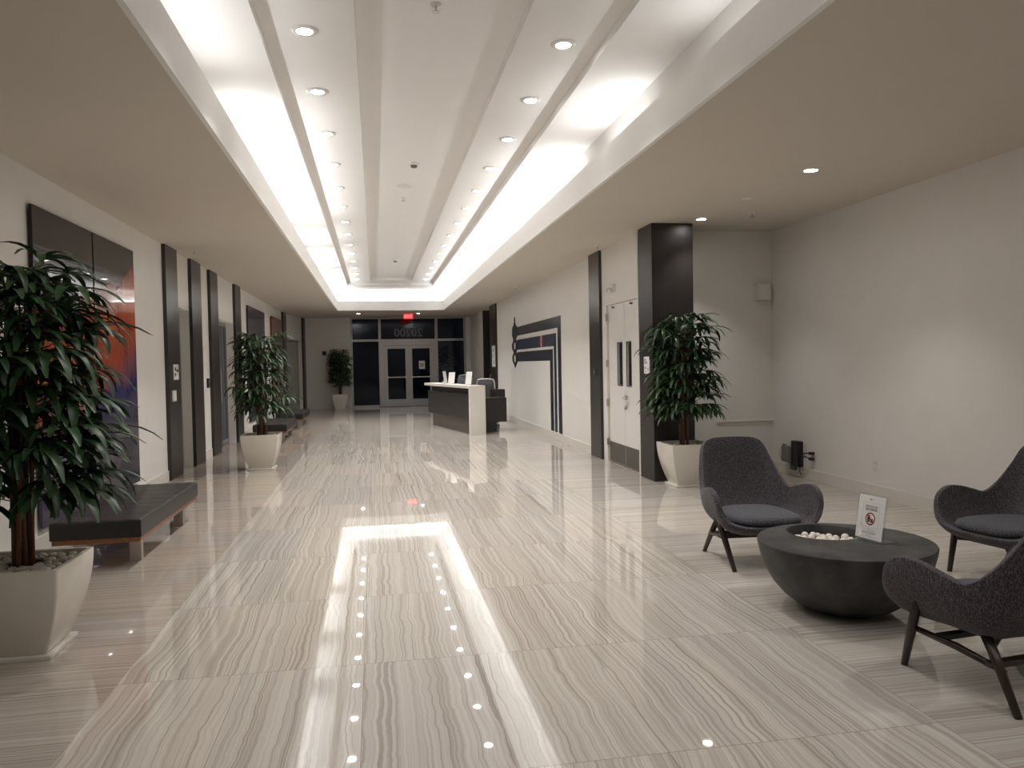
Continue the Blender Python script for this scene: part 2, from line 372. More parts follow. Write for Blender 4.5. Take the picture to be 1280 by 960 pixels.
# the last stretch turns in a little towards the entrance
A = Vector((XL, 26.15, 0)); B = Vector((-2.50, YB, 0)); ad = (B-A).normalized(); an = Vector((ad.y, -ad.x, 0))
LA = (B-A).length
def ang_m(): return frame_m(A, ad, (0, 0, 1)) if False else Matrix((( ad.x, -ad.y, 0, A.x), (ad.y, ad.x, 0, A.y), (0, 0, 1, 0), (0, 0, 0, 1)))
AM = ang_m()                                     # local x runs along the wall, local +y points away from the corridor
DA0, DA1 = .15, 2.3
w.box(-.0, DA0, 0, T, 0, CZ, AM).box(DA1, LA+.05, 0, T, 0, CZ, AM).box(DA0, DA1, 0, T, HD, CZ, AM)
wl = w.build('wall_left', M['paint']); struct(wl, 'long white corridor wall on the left', 'wall')
def bb(name, segs, lab):
    b = MB()
    for s_ in segs: b.box(*s_)
    struct(b.build(name, M['base']), lab, 'baseboard')
bb('baseboard_left', [(XL, XL+.014, YF, 11.38, 0, .14), (XL, XL+.014, 13.6, 14.3, 0, .14), (XL, XL+.014, 17.5, 25.2, 0, .14)], 'white baseboard along the left wall')
# right corridor wall with the double door opening and the dark panel recess
w = MB()
RD0, RD1, RDH = 10.02, 11.62, 2.44
w.box(XR, XR+T, YA, RD0, 0, CZ).box(XR, XR+T, RD1, 23.5, 0, CZ).box(XR, XR+T, RD0, RD1, RDH, CZ).box(XR, XR+T, 25.4, YB+.2, 0, CZ)
w.box(XR+.4, XR+.5, 23.3, 25.6, 0, CZ)
struct(w.build('wall_right', M['paint']), 'white corridor wall on the right with the dark relief', 'wall')
bb('baseboard_right', [(XR-.014, XR, 12.35, 22.3, 0, .14)], 'white baseboard under the dark wall relief')
w = MB().box(XR+.0, XLO+.2, YA, YA+.15, 0, CZ); struct(w.build('wall_alcove', M['paint']), 'beige alcove wall behind the right potted palm', 'wall')
w = MB().box(XLO, XLO+.2, YF-.2, YA+.15, 0, CZ); struct(w.build('wall_lounge', M['paint']), 'plain beige wall at the far right of the lounge', 'wall')
bb('baseboard_lounge', [(XLO-.014, XLO, YF, YA, 0, .13), (4.1, XLO-.014, YA-.014, YA, 0, .13)], 'beige baseboard along the lounge wall')
w = MB().box(4.55, XLO, YA-.022, YA, .68, .70); struct(w.build('trim_3', M['paint']), 'thin ledge line on the alcove wall', 'trim')
w = MB().box(-3.4, 5.9, YF-.2, YF, 0, CZ); struct(w.build('wall_front', M['paint']), 'wall behind the viewer', 'wall')
SX0, SX1 = -.84, 3.33
w = MB().box(-3.4, SX0, YB, YB+.15, 0, CZ).box(SX1, XR+T, YB, YB+.15, 0, CZ)
struct(w.build('wall_back', M['paint']), 'shaded end wall beside the glazed entrance', 'wall')
bb('baseboard_back', [(-2.5, SX0-.02, YB-.014, YB, 0, .10)], 'white baseboard under the end wall')

# ------------------------------------------------------------------ storefront
st = sempty('window_1', 'aluminium framed dark glass storefront around the entrance doors', 'window')
f = MB(); fy0, fy1 = YB-.03, YB+.07
MUL = [(-.86, -.79), (.14, .23), (2.20, 2.30), (3.27, 3.35)]
for a, b_ in MUL: f.box(a, b_, fy0, fy1, 0, CZ)
for i in range(3):
    f.box(MUL[i][1], MUL[i+1][0], fy0, fy1, 2.40, 2.48).box(MUL[i][1], MUL[i+1][0], fy0, fy1, CZ-.05, CZ)
f.box(-.79, .14, fy0, fy1, 0, .08).box(2.30, 3.27, fy0, fy1, 0, .08)
f.build('window_frame', M['alu'], st)
for i, (a, b_) in enumerate(((-.79, .14), (.23, 2.20), (2.30, 3.27))):
    MB().box(a, b_, YB+.01, YB+.022, 2.48, CZ-.05).build('transom_pane', M['glass'], st)
    if i != 1: MB().box(a, b_, YB+.01, YB+.022, .08, 2.40).build('side_pane', M['glass'], st)
# mirrored street number on the glass, read from outside
nt_ = text('street_number', '20200', .42, M['numeral'], st, frame_m((1.23, YB-.0, 2.70), (-1, 0, 0), (0, 0, 1)), .002)
dr = sempty('door_4', 'glazed aluminium double entrance doors at the end of the lobby', 'door')
MB().box(.23, .33, fy0, fy1, 0, 2.40).box(2.12, 2.20, fy0, fy1, 0, 2.40).box(.33, 2.12, fy0, fy1, 2.26, 2.40).build('door_frame', M['alu'], dr)
MB().box(.95, 1.45, YB-.10, YB-.03, 2.27, 2.33, bev=.01).build('door_closer', M['steel'], dr)
for a, b_, h in ((.335, 1.222, 1), (1.228, 2.115, 0)):
    lf = MB().box(a, a+.12, fy0+.01, fy1-.01, .02, 2.25).box(b_-.12, b_, fy0+.01, fy1-.01, .02, 2.25).box(a+.12, b_-.12, fy0+.01, fy1-.01, .02, .27).box(a+.12, b_-.12, fy0+.01, fy1-.01, 2.13, 2.25).build('door_leaf', M['alu'], dr)
    MB().box(a+.12, b_-.12, YB+.01, YB+.022, .27, 2.13).build('door_pane', M['glass'], lf)
    MB().box(a+.10, b_-.10, YB-.09, YB-.055, 1.06, 1.10, bev=.008).box(a+.08, a+.14, YB-.08, YB-.02, 1.04, 1.12).box(b_-.14, b_-.08, YB-.08, YB-.02, 1.04, 1.12).build('push_bar', M['steel'], lf)
MB().box(.1, 2.4, YB-.06, YB+.08, .001, .02).build('threshold', M['kick'], dr)
pn = thing('door_notice', 'white paper notice taped on the right entrance door', 'notice', (1.70, YB+.0, 1.52))
MB().box(-.11, .11, -.002, .0, -.15, .15).build('sheet', M['paper'], pn)
MB().box(-.06, .06, -.004, -.0025, -.08, .06).build('printed_block', M['inkgrey'], pn)
# night outside
o = MB().box(-6, 9, YB+.2, YB+9, -.25, -.15).build('exterior_pavement', M['night']); struct(o)
o = MB().box(-6, 9, YB+9, YB+9.3, -.2, 5).build('exterior_wall', M['night']); struct(o)
sh = thing('outdoor_shrub', 'dark leafy shrub outside the right storefront pane', 'shrub', (2.75, YB+.95, -.15))

# ------------------------------------------------------------------ dark wood pilasters
def panel(label, m_):
    o = m_.build('wood_panel', M['pilwood']); return tag(o, label, 'panel')
PW = [(11.38, 12.02, 'tall dark wood wall panel nearest the big diptych, with card sign and switch'), (12.90, 13.58, 'tall dark wood wall panel on the far side of the first left glass door'),
      (14.32, 14.98, 'tall dark wood wall panel beside the thermostat on the left wall'), (16.76, 17.45, 'tall dark wood wall panel just behind the middle left potted palm'),
      (25.24, 26.13, 'tall dark wood wall panel between the rust painting and the last left door')]
for y0, y1, lab in PW: panel(lab, MB().box(XL, XL+.05, y0, y1, 0, CZ))
panel('narrow dark wood panel at the far left corner of the end wall', MB().box(DA1+.02, LA-.02, -.05, 0, 0, CZ, AM))
panel('tall dark wood wall panel left of the white double doors', MB().box(XR-.045, XR, 11.75, 12.34, 0, CZ))
panel('dark wood panel at the far end of the right wall, carrying the long white notice', MB().box(XR-.05, XR, 22.35, 23.5, 0, CZ))
panel('recessed black panel beside the storefront on the right', MB().box(XR+.30, XR+.398, 23.5, 25.4, 0, CZ-.002).box(XR, XR+.3, 25.36, 25.4, 0, CZ-.002))
co = MB().box(3.46, 4.01, 9.35, 9.86, 0, CZ-.001, bev=.004).build('wood_column', M['darkwood']); tag(co, 'square dark espresso wood clad column behind the right potted palm', 'column')

# ------------------------------------------------------------------ left glass doors
def glass_door(name, label, y0, y1, tint, leaves=1):
    d = sempty(name, label, 'door')
    x = XL-.17
    MB().box(x-.03, x+.03, y0, y0+.05, 0, HD).box(x-.03, x+.03, y1-.05, y1, 0, HD).box(x-.03, x+.03, y0+.05, y1-.05, HD-.07, HD).build('door_frame', M['alu'], d)
    n = leaves; ww = (y1-y0-.1)/n
    for i in range(n):
        a = y0+.05+i*ww; b_ = a+ww
        lf = MB().box(x-.006, x+.006, a+.004, b_-.004, .10, HD-.075).build('door_pane', M[tint], d)
        MB().box(x-.02, x+.02, a+.004, b_-.004, .008, .10).build('door_rail', M['alu'], lf)
        yh = b_-.1 if (i == 0 and n == 2) else a+.1
        MB().tube([(x+.012, yh, .85), (x+.05, yh, .9), (x+.05, yh, 1.5), (x+.012, yh, 1.55)], .011, 8).build('door_handle', M['steel'], lf, True)
    return d
glass_door('door_1', 'narrow frameless glass door between the two nearest left wood panels', 12.02, 12.9, 'paleglass')
glass_door('door_2', 'dark double glass doors behind the middle left potted palm', 15.0, 16.74, 'glass', 2)
d = sempty('door_3', 'grey glass doors at the far left end of the corridor', 'door')
MB().box(DA0, DA0+.05, .12, .18, 0, HD, AM).box(DA1-.05, DA1, .12, .18, 0, HD, AM).box(DA0+.05, DA1-.05, .12, .18, HD-.07, HD, AM).build('door_frame', M['alu'], d)
mid = (DA0+DA1)/2
for a, b_, yh in ((DA0+.054, mid-.003, mid-.09), (mid+.003, DA1-.054, mid+.09)):
    lf = MB().box(a, b_, .144, .156, .1, HD-.075, AM).build('door_pane', M['paleglass'], d)
    MB().box(a, b_, .13, .17, .008, .10, AM).build('door_rail', M['alu'], lf)
    MB().tube([AM @ Vector(p) for p in ((yh, .14, .75), (yh, .09, .8), (yh, .09, 1.5), (yh, .14, 1.55))], .012, 8).build('door_handle', M['steel'], lf, True)
# the rooms behind the left doors
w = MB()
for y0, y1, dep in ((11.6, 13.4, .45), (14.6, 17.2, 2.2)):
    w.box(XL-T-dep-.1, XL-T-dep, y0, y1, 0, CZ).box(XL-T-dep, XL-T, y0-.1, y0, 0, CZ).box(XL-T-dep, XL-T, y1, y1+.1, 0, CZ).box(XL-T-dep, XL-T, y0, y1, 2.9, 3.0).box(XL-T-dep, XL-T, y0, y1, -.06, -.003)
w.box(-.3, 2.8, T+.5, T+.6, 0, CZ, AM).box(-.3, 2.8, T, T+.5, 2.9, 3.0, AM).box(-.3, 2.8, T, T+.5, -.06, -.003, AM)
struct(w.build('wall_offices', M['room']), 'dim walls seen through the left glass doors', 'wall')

# ------------------------------------------------------------------ right white double door
d = sempty('door_5', 'white double doors with narrow vision windows beside the dark column', 'door')
xd = XR+.05
MB().box(XR-.008, XR+.10, RD1-.11, RD1, 0, RDH).box(XR-.008, XR+.10, RD0, RD0+.05, 0, RDH).box(XR-.008, XR+.10, RD0+.05, RD1-.11, RDH-.05, RDH).build('door_frame', M['doorwhite'], d)
ym = 10.76
for a, b_, w0, w1 in ((RD0+.053, ym-.003, 10.46, 10.64), (ym+.003, RD1-.113, 10.86, 11.06)):
    z0, z1 = 1.19, 1.80
    lf = MB().box(xd-.022, xd+.022, a, w0, .012, RDH-.055).box(xd-.022, xd+.022, w1, b_, .012, RDH-.055).box(xd-.022, xd+.022, w0, w1, .012, z0).box(xd-.022, xd+.022, w0, w1, z1, RDH-.055).build('door_leaf', M['doorwhite'], d)
    MB().box(xd-.004, xd+.004, w0, w1, z0, z1).build('vision_pane', M['doorglass'], lf)
    fr = MB().box(xd-.03, xd-.022, w0-.015, w0, z0-.015, z1+.015).box(xd-.03, xd-.022, w1, w1+.015, z0-.015, z1+.015).box(xd-.03, xd-.022, w0, w1, z0-.015, z0).box(xd-.03, xd-.022, w0, w1, z1, z1+.015).build('vision_frame', M['black'], lf)
    MB().box(xd-.027, xd-.022, a+.01, b_-.01, .02, .31).build('kick_plate', M['kick'], lf)
    yb = (a+.3) if a < ym-.1 else (b_-.3)
    MB().box(xd-.06, xd-.022, yb-.01, yb+.03, RDH-.11, RDH-.085).build('door_stop', M['grey'], lf)
    if a < ym-.1:
        h = MB(); h.lathe([(.0, 0), (.042, 0), (.042, .012), (0, .012)], 16).xf(frame_m((xd-.022, ym-.07, 1.01), (0, -1, 0), (0, 0, 1)) )
        h.tube([(xd-.034, ym-.07, 1.01), (xd-.075, ym-.07, 1.01), (xd-.08, ym-.09, 1.01), (xd-.08, ym-.20, 1.005)], .015, 8)
        h.build('door_handle', M['steel'], lf, True)
        k = MB(); k.lathe([(0, 0), (.036, 0), (.036, .014), (.016, .022), (0, .022)], 16).xf(frame_m((xd-.022, ym-.07, .88), (0, -1, 0), (0, 0, 1))); k.box(xd-.055, xd-.044, ym-.074, ym-.066, .83, .88)
        k.build('deadbolt', M['steel'], lf, True)
for zz in (.25, .85, 1.45, 2.15):
    MB().box(XR-.02, XR+.02, RD1-.118, RD1-.102, zz, zz+.11).build('hinge', M['steel'], d)
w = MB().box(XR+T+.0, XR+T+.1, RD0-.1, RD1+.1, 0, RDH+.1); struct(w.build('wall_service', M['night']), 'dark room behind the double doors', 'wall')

# ------------------------------------------------------------------ ceiling fittings
def downlight(label, x, y, z, power, group, ang=98):
    t = thing('downlight', label, 'ceiling light', (x, y, z), 0, group)
    smooth_angle(MB().lathe([(.060, .001), (.060, -.010), (.085, -.012), (.098, -.004), (.098, .001)], 28).build('trim_ring', M['plastic'], t))
    MB().lathe([(.001, -.004), (.060, -.004)], 28).build('lens', M['lens'], t)
    down_spot(x, y, z-.02, power, WARM, ang)
for i in range(14):
    y = 5.90+i*1.278
    downlight(f'{ORD[i]} recessed downlight in the left row of the coffered ceiling', -.45, y, Z2, P_DOWN, 'coffer downlights')
    downlight(f'{ORD[i]} recessed downlight in the right row of the coffered ceiling', 1.49, y, Z2, P_DOWN, 'coffer downlights')
for y in (4.62, 3.34, 2.06, .78):
    for x in (-.45, 1.49): down_spot(x, y, Z2-.02, P_DOWN*.35)
downlight('recessed downlight in the lounge soffit, nearer the viewer', 3.99, 6.60, CZ, P_SOFFIT, 'soffit downlights')
downlight('recessed downlight in the soffit just in front of the dark column', 3.99, 9.28-.25, CZ, P_SOFFIT*.8, 'soffit downlights')
downlight('recessed downlight above the entrance, left of the pair', -.51, 26.42, CZ, P_SOFFIT*.24, 'soffit downlights')
downlight('recessed downlight above the entrance, right of the pair', 1.48, 26.44, CZ, P_SOFFIT*.24, 'soffit downlights')
for x, y in ((3.99, 3.92), (3.99, 1.24)): down_spot(x, y, CZ-.02, P_SOFFIT)
def sprinkler(label, x, y, z):
    t = thing('sprinkler', label, 'sprinkler', (x, y, z), 0, 'fire sprinklers')
    smooth_angle(MB().lathe([(.0, -.012), (.03, -.012), (.042, -.004), (.042, .001)], 20).build('escutcheon', M['plastic'], t))
    MB().lathe([(.006, -.01), (.006, -.05), (.028, -.052), (.028, -.056), (0, -.056)], 14).build('deflector', M['steel'], t)
for lab, x, y, z in (('brass sprinkler head at the top centre of the coffer', .48, 5.54, Z3), ('sprinkler head beyond the smoke detector in the coffer', .48, 11.93, Z3), ('sprinkler head in the soffit above the lounge', 4.45, 8.62, CZ),
                     ('sprinkler head in the soffit above the white double doors', 3.30, 11.2, CZ), ('sprinkler head near the first left glass door', -2.55, 11.95, CZ), ('sprinkler head above the dark wall relief', 3.2, 17.5, CZ), ('sprinkler head above the reception desk', 2.75, 26.3, CZ)): sprinkler(lab, x, y, z)
def detector(label, x, y, z):
    t = thing('smoke_detector', label, 'smoke detector', (x, y, z), 0, 'smoke detectors')
    smooth_angle(MB().lathe([(.0, -.03), (.055, -.03), (.07, -.02), (.075, .001)], 24).build('base', M['plastic'], t))
    smooth_angle(MB().lathe([(0, -.06), (.03, -.058), (.042, -.045), (.042, -.028)], 20).build('sensing_head', M['grey'], t))
detector('round smoke detector in the middle of the coffer', .54, 9.9, Z3); detector('small far smoke detector near the end of the coffer', .54, 19.05, Z3)
t = thing('ceiling_speaker', 'flat round white disc on the coffer ceiling behind the smoke detector', 'speaker', (.48, 11.17, Z3))
smooth_angle(MB().lathe([(0, -.012), (.10, -.012), (.115, -.006), (.118, .001)], 28).build('grille', M['plastic'], t))
t = thing('ceiling_speaker', 'flat white round cover plate in the lounge soffit', 'speaker', (3.99, 7.85, CZ))
smooth_angle(MB().lathe([(0, -.006), (.055, -.006), (.06, .001)], 24).build('grille', M['plastic'], t))
ex = thing('exit_sign', 'red glowing exit sign hanging above the entrance doors', 'sign', (1.16, 26.9, CZ-.001))
MB().box(-.16, .16, -.03, .03, -.16, 0, bev=.006).build('housing', M['exit'], ex)
text('lettering', 'EXIT', .13, M['exitletter'], ex, frame_m((0, -.032, -.08), (1, 0, 0), (0, 0, 1)))

# ------------------------------------------------------------------ art on the left wall
def artwork(label, y0, y1, z0, z1, mat, grp=None):
    t = thing('wall_print', label, 'artwork', (0, 0, 0), 0, grp)
    MB().box(XL+.02, XL+.045, y0, y1, z0, z1).build('print_face', mat, t)
    MB().box(XL, XL+.02, y0+.05, y1-.05, z0+.05, z1-.05).build('hanging_frame', M['black'], t)
artwork('near half of the tall glossy orange and indigo diptych, behind the palm', 7.16, 8.56, .21, 2.96, M['art1'], 'glossy diptych')
artwork('far half of the tall glossy orange and indigo diptych, above the bench', 8.60, 9.94, .21, 2.96, M['art1'], 'glossy diptych')
artwork('tall dark indigo glossy print above the second bench', 18.4, 21.1, .30, 2.96, M['art2'])
artwork('tall rust red striped print at the far end of the left wall', 22.45, 24.95, .30, 2.97, M['art3'])

# ------------------------------------------------------------------ small fittings on the walls
def plate(name, label, cat, mtx, w, h, mat, th=.012):
    t = thing(name, label, cat); MB().box(-w/2, w/2, -h/2, h/2, 0, th, bev=.003).build('plate', mat, t); t.matrix_world = mtx; return t
LEFTW = lambda y, z, x=XL+.05: frame_m((x, y, z), (0, 1, 0), (0, 0, 1))             # facing +x
RIGHTW = lambda y, z, x=XR: frame_m((x, y, z), (0, -1, 0), (0, 0, 1))               # facing -x
FRONTW = lambda x, z, y=YB: frame_m((x, y, z), (1, 0, 0), (0, 0, 1))                # facing -y
def icon(parent, boxes, mat, z=.0125, name='printed_icon'):
    for b in boxes: MB().box(b[0], b[2], b[1], b[3], z, z+.0015).build(name, mat, parent)
t = plate('room_sign', 'white sign with dark symbols on the first left wood panel', 'sign', LEFTW(11.75, 1.50), .26, .22, M['paper'])
icon(t, [(-.09, .02, -.03, .07), (-.09, -.06, -.03, -.01), (.0, .0, .09, .04)], M['ink'])
t = plate('light_switch', 'white double rocker switch below the sign on the first left wood panel', 'switch', LEFTW(11.62, 1.165), .20, .155, M['plastic'])
for xx in (-.045, .045): MB().box(xx-.03, xx+.03, -.05, .05, .012, .018, bev=.002).build('rocker', M['paper'], t)
t = plate('thermostat', 'small black wall reader between two left wood panels', 'thermostat', LEFTW(14.12, 1.29, XL), .15, .16, M['black'], .03)
MB().box(-.04, .04, .0, .05, .03, .032).build('display', M['grey'], t)
t = plate('fire_alarm', 'small dark fire alarm unit on the end wall above the far potted palm', 'alarm', FRONTW(-1.80, 2.0), .16, .16, M['grey'], .05)
smooth_angle(MB().lathe([(0, .075), (.03, .07), (.045, .05)], 16).build('strobe_dome', M['black'], t))
t = plate('column_sign', 'white sign with dark pictograms on the left face of the dark column', 'sign', RIGHTW(9.56, 1.48, 3.46), .20, .22, M['paper'])
icon(t, [(-.08, .02, .04, .045), (-.08, .05, -.02, .085), (-.08, -.05, -.01, -.02), (.03, -.075, .08, -.035), (-.06, -.09, -.02, -.075)], M['inkgrey'])
t = plate('wall_notice', 'long white notice board with dark squiggle print at the far end of the right wall', 'sign', RIGHTW(22.75, 1.74, XR-.05), .55, .62, M['paper'])
icon(t, [(-.15, .12, .15, .24), (-.15, -.05, .0, .08), (-.05, -.24, .15, -.12)], M['inkgrey'])
t = plate('emergency_light', 'small white emergency light on the wall above the double doors', 'light', RIGHTW(11.12, 2.62), .20, .10, M['plastic'], .05)
for xx in (-.06, .06): smooth_angle(MB().lathe([(0, .06), (.028, .05), (.034, .0)], 14, (xx, -.03, .05)).build('lamp_head', M['plastic'], t))
t = plate('door_button', 'small brass keypad on the wood panel left of the white double doors', 'keypad', RIGHTW(12.04, 1.37, XR-.045), .07, .11, M['kick'], .015)
MB().box(-.02, .02, -.02, .02, .015, .02).build('button', M['steel'], t)
t = plate('wall_speaker', 'white square wall speaker high in the alcove corner', 'speaker', FRONTW(5.22, 2.44, YA), .19, .22, M['plastic'], .11)
MB().box(-.07, .07, -.085, .085, .11, .114).build('speaker_grille', M['paint'], t)
def outlet(label, mtx):
    t = plate('power_outlet', label, 'outlet', mtx, .075, .12, M['plastic'], .007)
    for zz in (-.03, .03):
        MB().box(-.018, .018, zz-.016, zz+.016, .007, .009).build('socket', M['paper'], t)
        icon(t, [(-.008, zz-.006, -.005, zz+.008), (.005, zz-.006, .008, zz+.008)], M['ink'], .009, 'slot')
outlet('white power outlet low on the lounge wall behind the acrylic sign', RIGHTW(7.67, .34, XLO))
outlet('white power outlet low on the alcove wall behind the nearest armchair', FRONTW(4.95, .34, YA))
# the opened box with network gear and its plugs
t = thing('network_box', 'black network box with loose cables hanging at the open plate on lounge wall', 'electronics'); t.matrix_world = RIGHTW(9.25, .27, XLO)
MB().box(-.17, .20, -.20, .17, 0, .02, bev=.004).build('back_plate', M['plastic'], t)
MB().box(.0, .16, -.13, .20, .02, .10, bev=.008).build('housing', M['black'], t)
MB().box(-.20, .01, -.09, .12, .04, .13, bev=.02).build('router', M['grey'], t)
MB().box(-.27, -.20, -.08, .13, .05, .07, bev=.005).build('side_plate', M['black'], t)
MB().box(-.12, .0, -.19, -.11, .02, .05, bev=.004).build('terminal_block', M['grey'], t)
MB().tube([(-.21, -.06, .12), (-.23, .03, .14), (-.18, .11, .14)], .007, 6).build('loop_wire', M['plastic'], t, True)
for zz, dz in ((.07, .05), (-.0, .0)):
    cb = MB().tube([(.15, -.12+dz, .06), (.22, -.04+dz, .09), (.29, .03+zz*.5, .08), (.345, zz, .045)], .008, 8).build('cable', M['black'], t, True)
    MB().box(.335, .40, zz-.018, zz+.018, .008, .055, bev=.006).build('plug', M['black'], cb)
MB().tube([(.14, -.12, .06), (.16, -.19, .07), (.17, -.23, .05)], .006, 6).build('cable', M['black'], t, True)
outlet('white power outlet holding two black plugs beside the network box', RIGHTW(8.885, .31, XLO))

# dark strap relief on the right wall
t = thing('wall_relief', 'large black and navy strap shaped relief on the right corridor wall', 'artwork'); t.matrix_world = Matrix.Identity(4)
xa, xb = XR-.007, XR
for i, (z1, z0, yA, yB) in enumerate(((2.43, 2.21, 14.50, 14.76), (2.11, 1.86, 14.90, 15.10), (1.80, 1.57, 15.20, 15.46))):
    MB().prism([(19.15, z1), (19.15, z0+.0), (yB, z0), (yB, .15), (yA, .15), (yA, z1)], 'x', xa, xb).build('strap', M['mural'] if i != 1 else M['muralblue'], t)
pr = []
zc = [(2.70, .02), (2.62, .05), (2.56, .04), (2.50, .10), (2.42, .26), (2.22, .28), (2.14, .14), (2.10, .14), (2.02, .30), (1.90, .30), (1.82, .14), (1.78, .14), (1.70, .29), (1.58, .28), (1.48, .10), (1.42, .03)]
pts = [(19.45 + w_*1.35, z) for z, w_ in zc] + [(19.45 - w_*1.35, z) for z, w_ in zc[::-1]]
MB().prism(pts, 'x', xa-.004, xb).build('spindle', M['mural'], t)
for zz in (1.96, 1.64):
    MB().lathe([(0, 0), (.085, 0), (.085, .006), (0, .006)], 20).xf(RIGHTW(19.42, zz, xa-.005)).build('rivet', M['paper'], t)
for ya in (16.10, 16.46):
    rr = MB(); rr.box(xa-.003, xa, ya-.035, ya+.035, 1.87, 2.10); rr.build('red_band', M['red'], t)
MB().box(xa-.002, xa, 16.25, 16.31, 1.86, 2.11).build('pale_gap', M['paint'], t)

# ------------------------------------------------------------------ reception desk
D0 = Vector((1.98, 16.55, 0)); DR = math.atan2(.196, .98)
dk = thing('reception_desk', 'dark wood reception desk with white counter and waterfall end', 'desk', D0, DR)
# local x runs across (away from the visitor side), local y along the counter
MB().box(0, .36, .0, 3.75, 1.0, 1.06, bev=.004).box(0, .36, 0, .07, 0, 1.0, bev=.003).build('counter_top', M['whitestone'], dk)
MB().box(.03, .34, .075, 3.5, .31, .87, bev=.004).build('front_panel', M['deskwood'], dk)
MB().box(.10, .33, .075, 3.4, .872, .998).build('upper_band', M['deskwood'], dk)
MB().box(.09, .33, .075, 3.3, 0, .308).build('plinth', M['plinth'], dk)
MB().box(.36, .60, .6, 3.4, .70, .74, bev=.004).build('work_top', M['deskwood'], dk)
MB().box(.365, 1.02, .45, 1.05, .22, .76, bev=.004).build('return_cabinet', M['darkwood'], dk)
MB().box(.365, .80, .50, 1.0, 0, .22).build('return_plinth', M['black'], dk)
MB().box(.95, 1.22, 1.06, 1.35, .22, .93, bev=.01).build('return_screen', M['darkwood'], dk)
def loc_desk(x, y, z): return D0 + Vector((x*math.cos(DR)-y*math.sin(DR), x*math.sin(DR)+y*math.cos(DR), z))
def acrylic_stand(label, loc, rz, w, h, tilt=.16, paper=True, cat='sign holder'):
    t = thing('sign_holder', label, cat, loc, rz)
    Rx = Matrix.Rotation(-tilt, 4, 'X')
    MB().box(-w/2-.01, w/2+.01, -.005, .005, .004, h+.01, Rx).build('acrylic_sheet', M['acrylic'], t)
    MB().box(-w/2-.01, w/2+.01, -.01, .10, 0, .005).build('foot', M['acrylic'], t)
    if paper: MB().box(-w/2, w/2, -.0065, -.0052, .012, h, Rx).build('paper_insert', M['paper'], t)
    return t, Rx
acrylic_stand('nearer white sign standing by the corner of the reception counter', loc_desk(.22, .75, 1.061), -.95, .2, .30)
acrylic_stand('farther white sign standing on the middle of the reception counter', loc_desk(.2, 2.0, 1.061), -.85, .2, .28)
acrylic_stand('thin sign holder seen nearly edge on at the far side of the counter', loc_desk(.2, 2.45, 1.061), 1.0, .16, .3)
ph = thing('card_holder', 'small clear card holder on the reception counter', 'card holder', loc_desk(.12, 2.28, 1.061), .2)
MB().box(-.05, .05, -.03, .03, 0, .012).box(-.05, .05, .02, .03, .012, .07).build('holder', M['acrylic'], ph); MB().box(-.045, .045, .0, .018, .013, .06).build('cards', M['paper'], ph)

def office_chair(label, loc, rz, fm, zt=1.18):
    t = thing('office_chair', label, 'chair', loc, rz, 'task chairs behind the desk')
    s_ = zt-.55
    pts = [(-.20, -.22, .55), (-.22, -.24, .75), (-.215, -.26, zt-.10), (-.19, -.27, zt-.02), (-.12, -.275, zt), (.12, -.275, zt), (.19, -.27, zt-.02), (.215, -.26, zt-.10), (.22, -.24, .75), (.20, -.22, .55), (0, -.21, .52), (-.20, -.22, .55)]
    MB().tube(pts, .018, 8).build('back_frame', fm, t, True)
    g = MB(); g.quadstrip([[( x*(.20), -.235-.03*(k/4)-.02*(1-x*x), .56+k*(zt-.58)/4) for x in (-1, -.5, 0, .5, 1)] for k in range(5)]); bk = g.build('back_mesh', M['mesh'], t, True)
    bk.modifiers.new('t', 'SOLIDIFY').thickness = .008
    MB().box(-.24, .24, -.22, .24, .43, .50, bev=.03).build('seat', M['mesh'], t, True)
    for sx in (-1, 1): MB().tube([(sx*.24, -.05, .45), (sx*.29, -.05, .50), (sx*.29, -.03, .66), (sx*.28, .16, .68)], .017, 8).build('armrest', fm, t, True)
    MB().tube([(0, -.2, .53), (0, -.15, .44), (0, 0, .42), (0, 0, .10)], .025, 10).build('column', M['grey'], t, True)
    for k in range(5):
        a = 2*PI*k/5+.3; lg = MB().tube([(0, 0, .11), (.22*math.cos(a), .22*math.sin(a), .075)], [.024, .016], 8).build('leg', fm, t, True)
        MB().lathe([(.0, -.018), (.025, -.018), (.03, 0), (.025, .018), (0, .018)], 12).xf(frame_m((.22*math.cos(a), .22*math.sin(a), .03), (math.cos(a), math.sin(a), 0), (0, 0, 1))).build('caster', M['black'], lg, True)
office_chair('white framed mesh task chair behind the near end of the reception desk', loc_desk(1.10, 1.85, 0), DR+PI*.52+.9+PI, M['plastic'], 1.16)
office_chair('dark mesh task chair behind the middle of the reception desk', loc_desk(.72, 3.05, 0), DR+2.2, M['grey'], 1.24)
office_chair('black task chair standing beyond the white framed chair', loc_desk(1.38, 3.3, 0), DR+1.2, M['black'], 1.24)

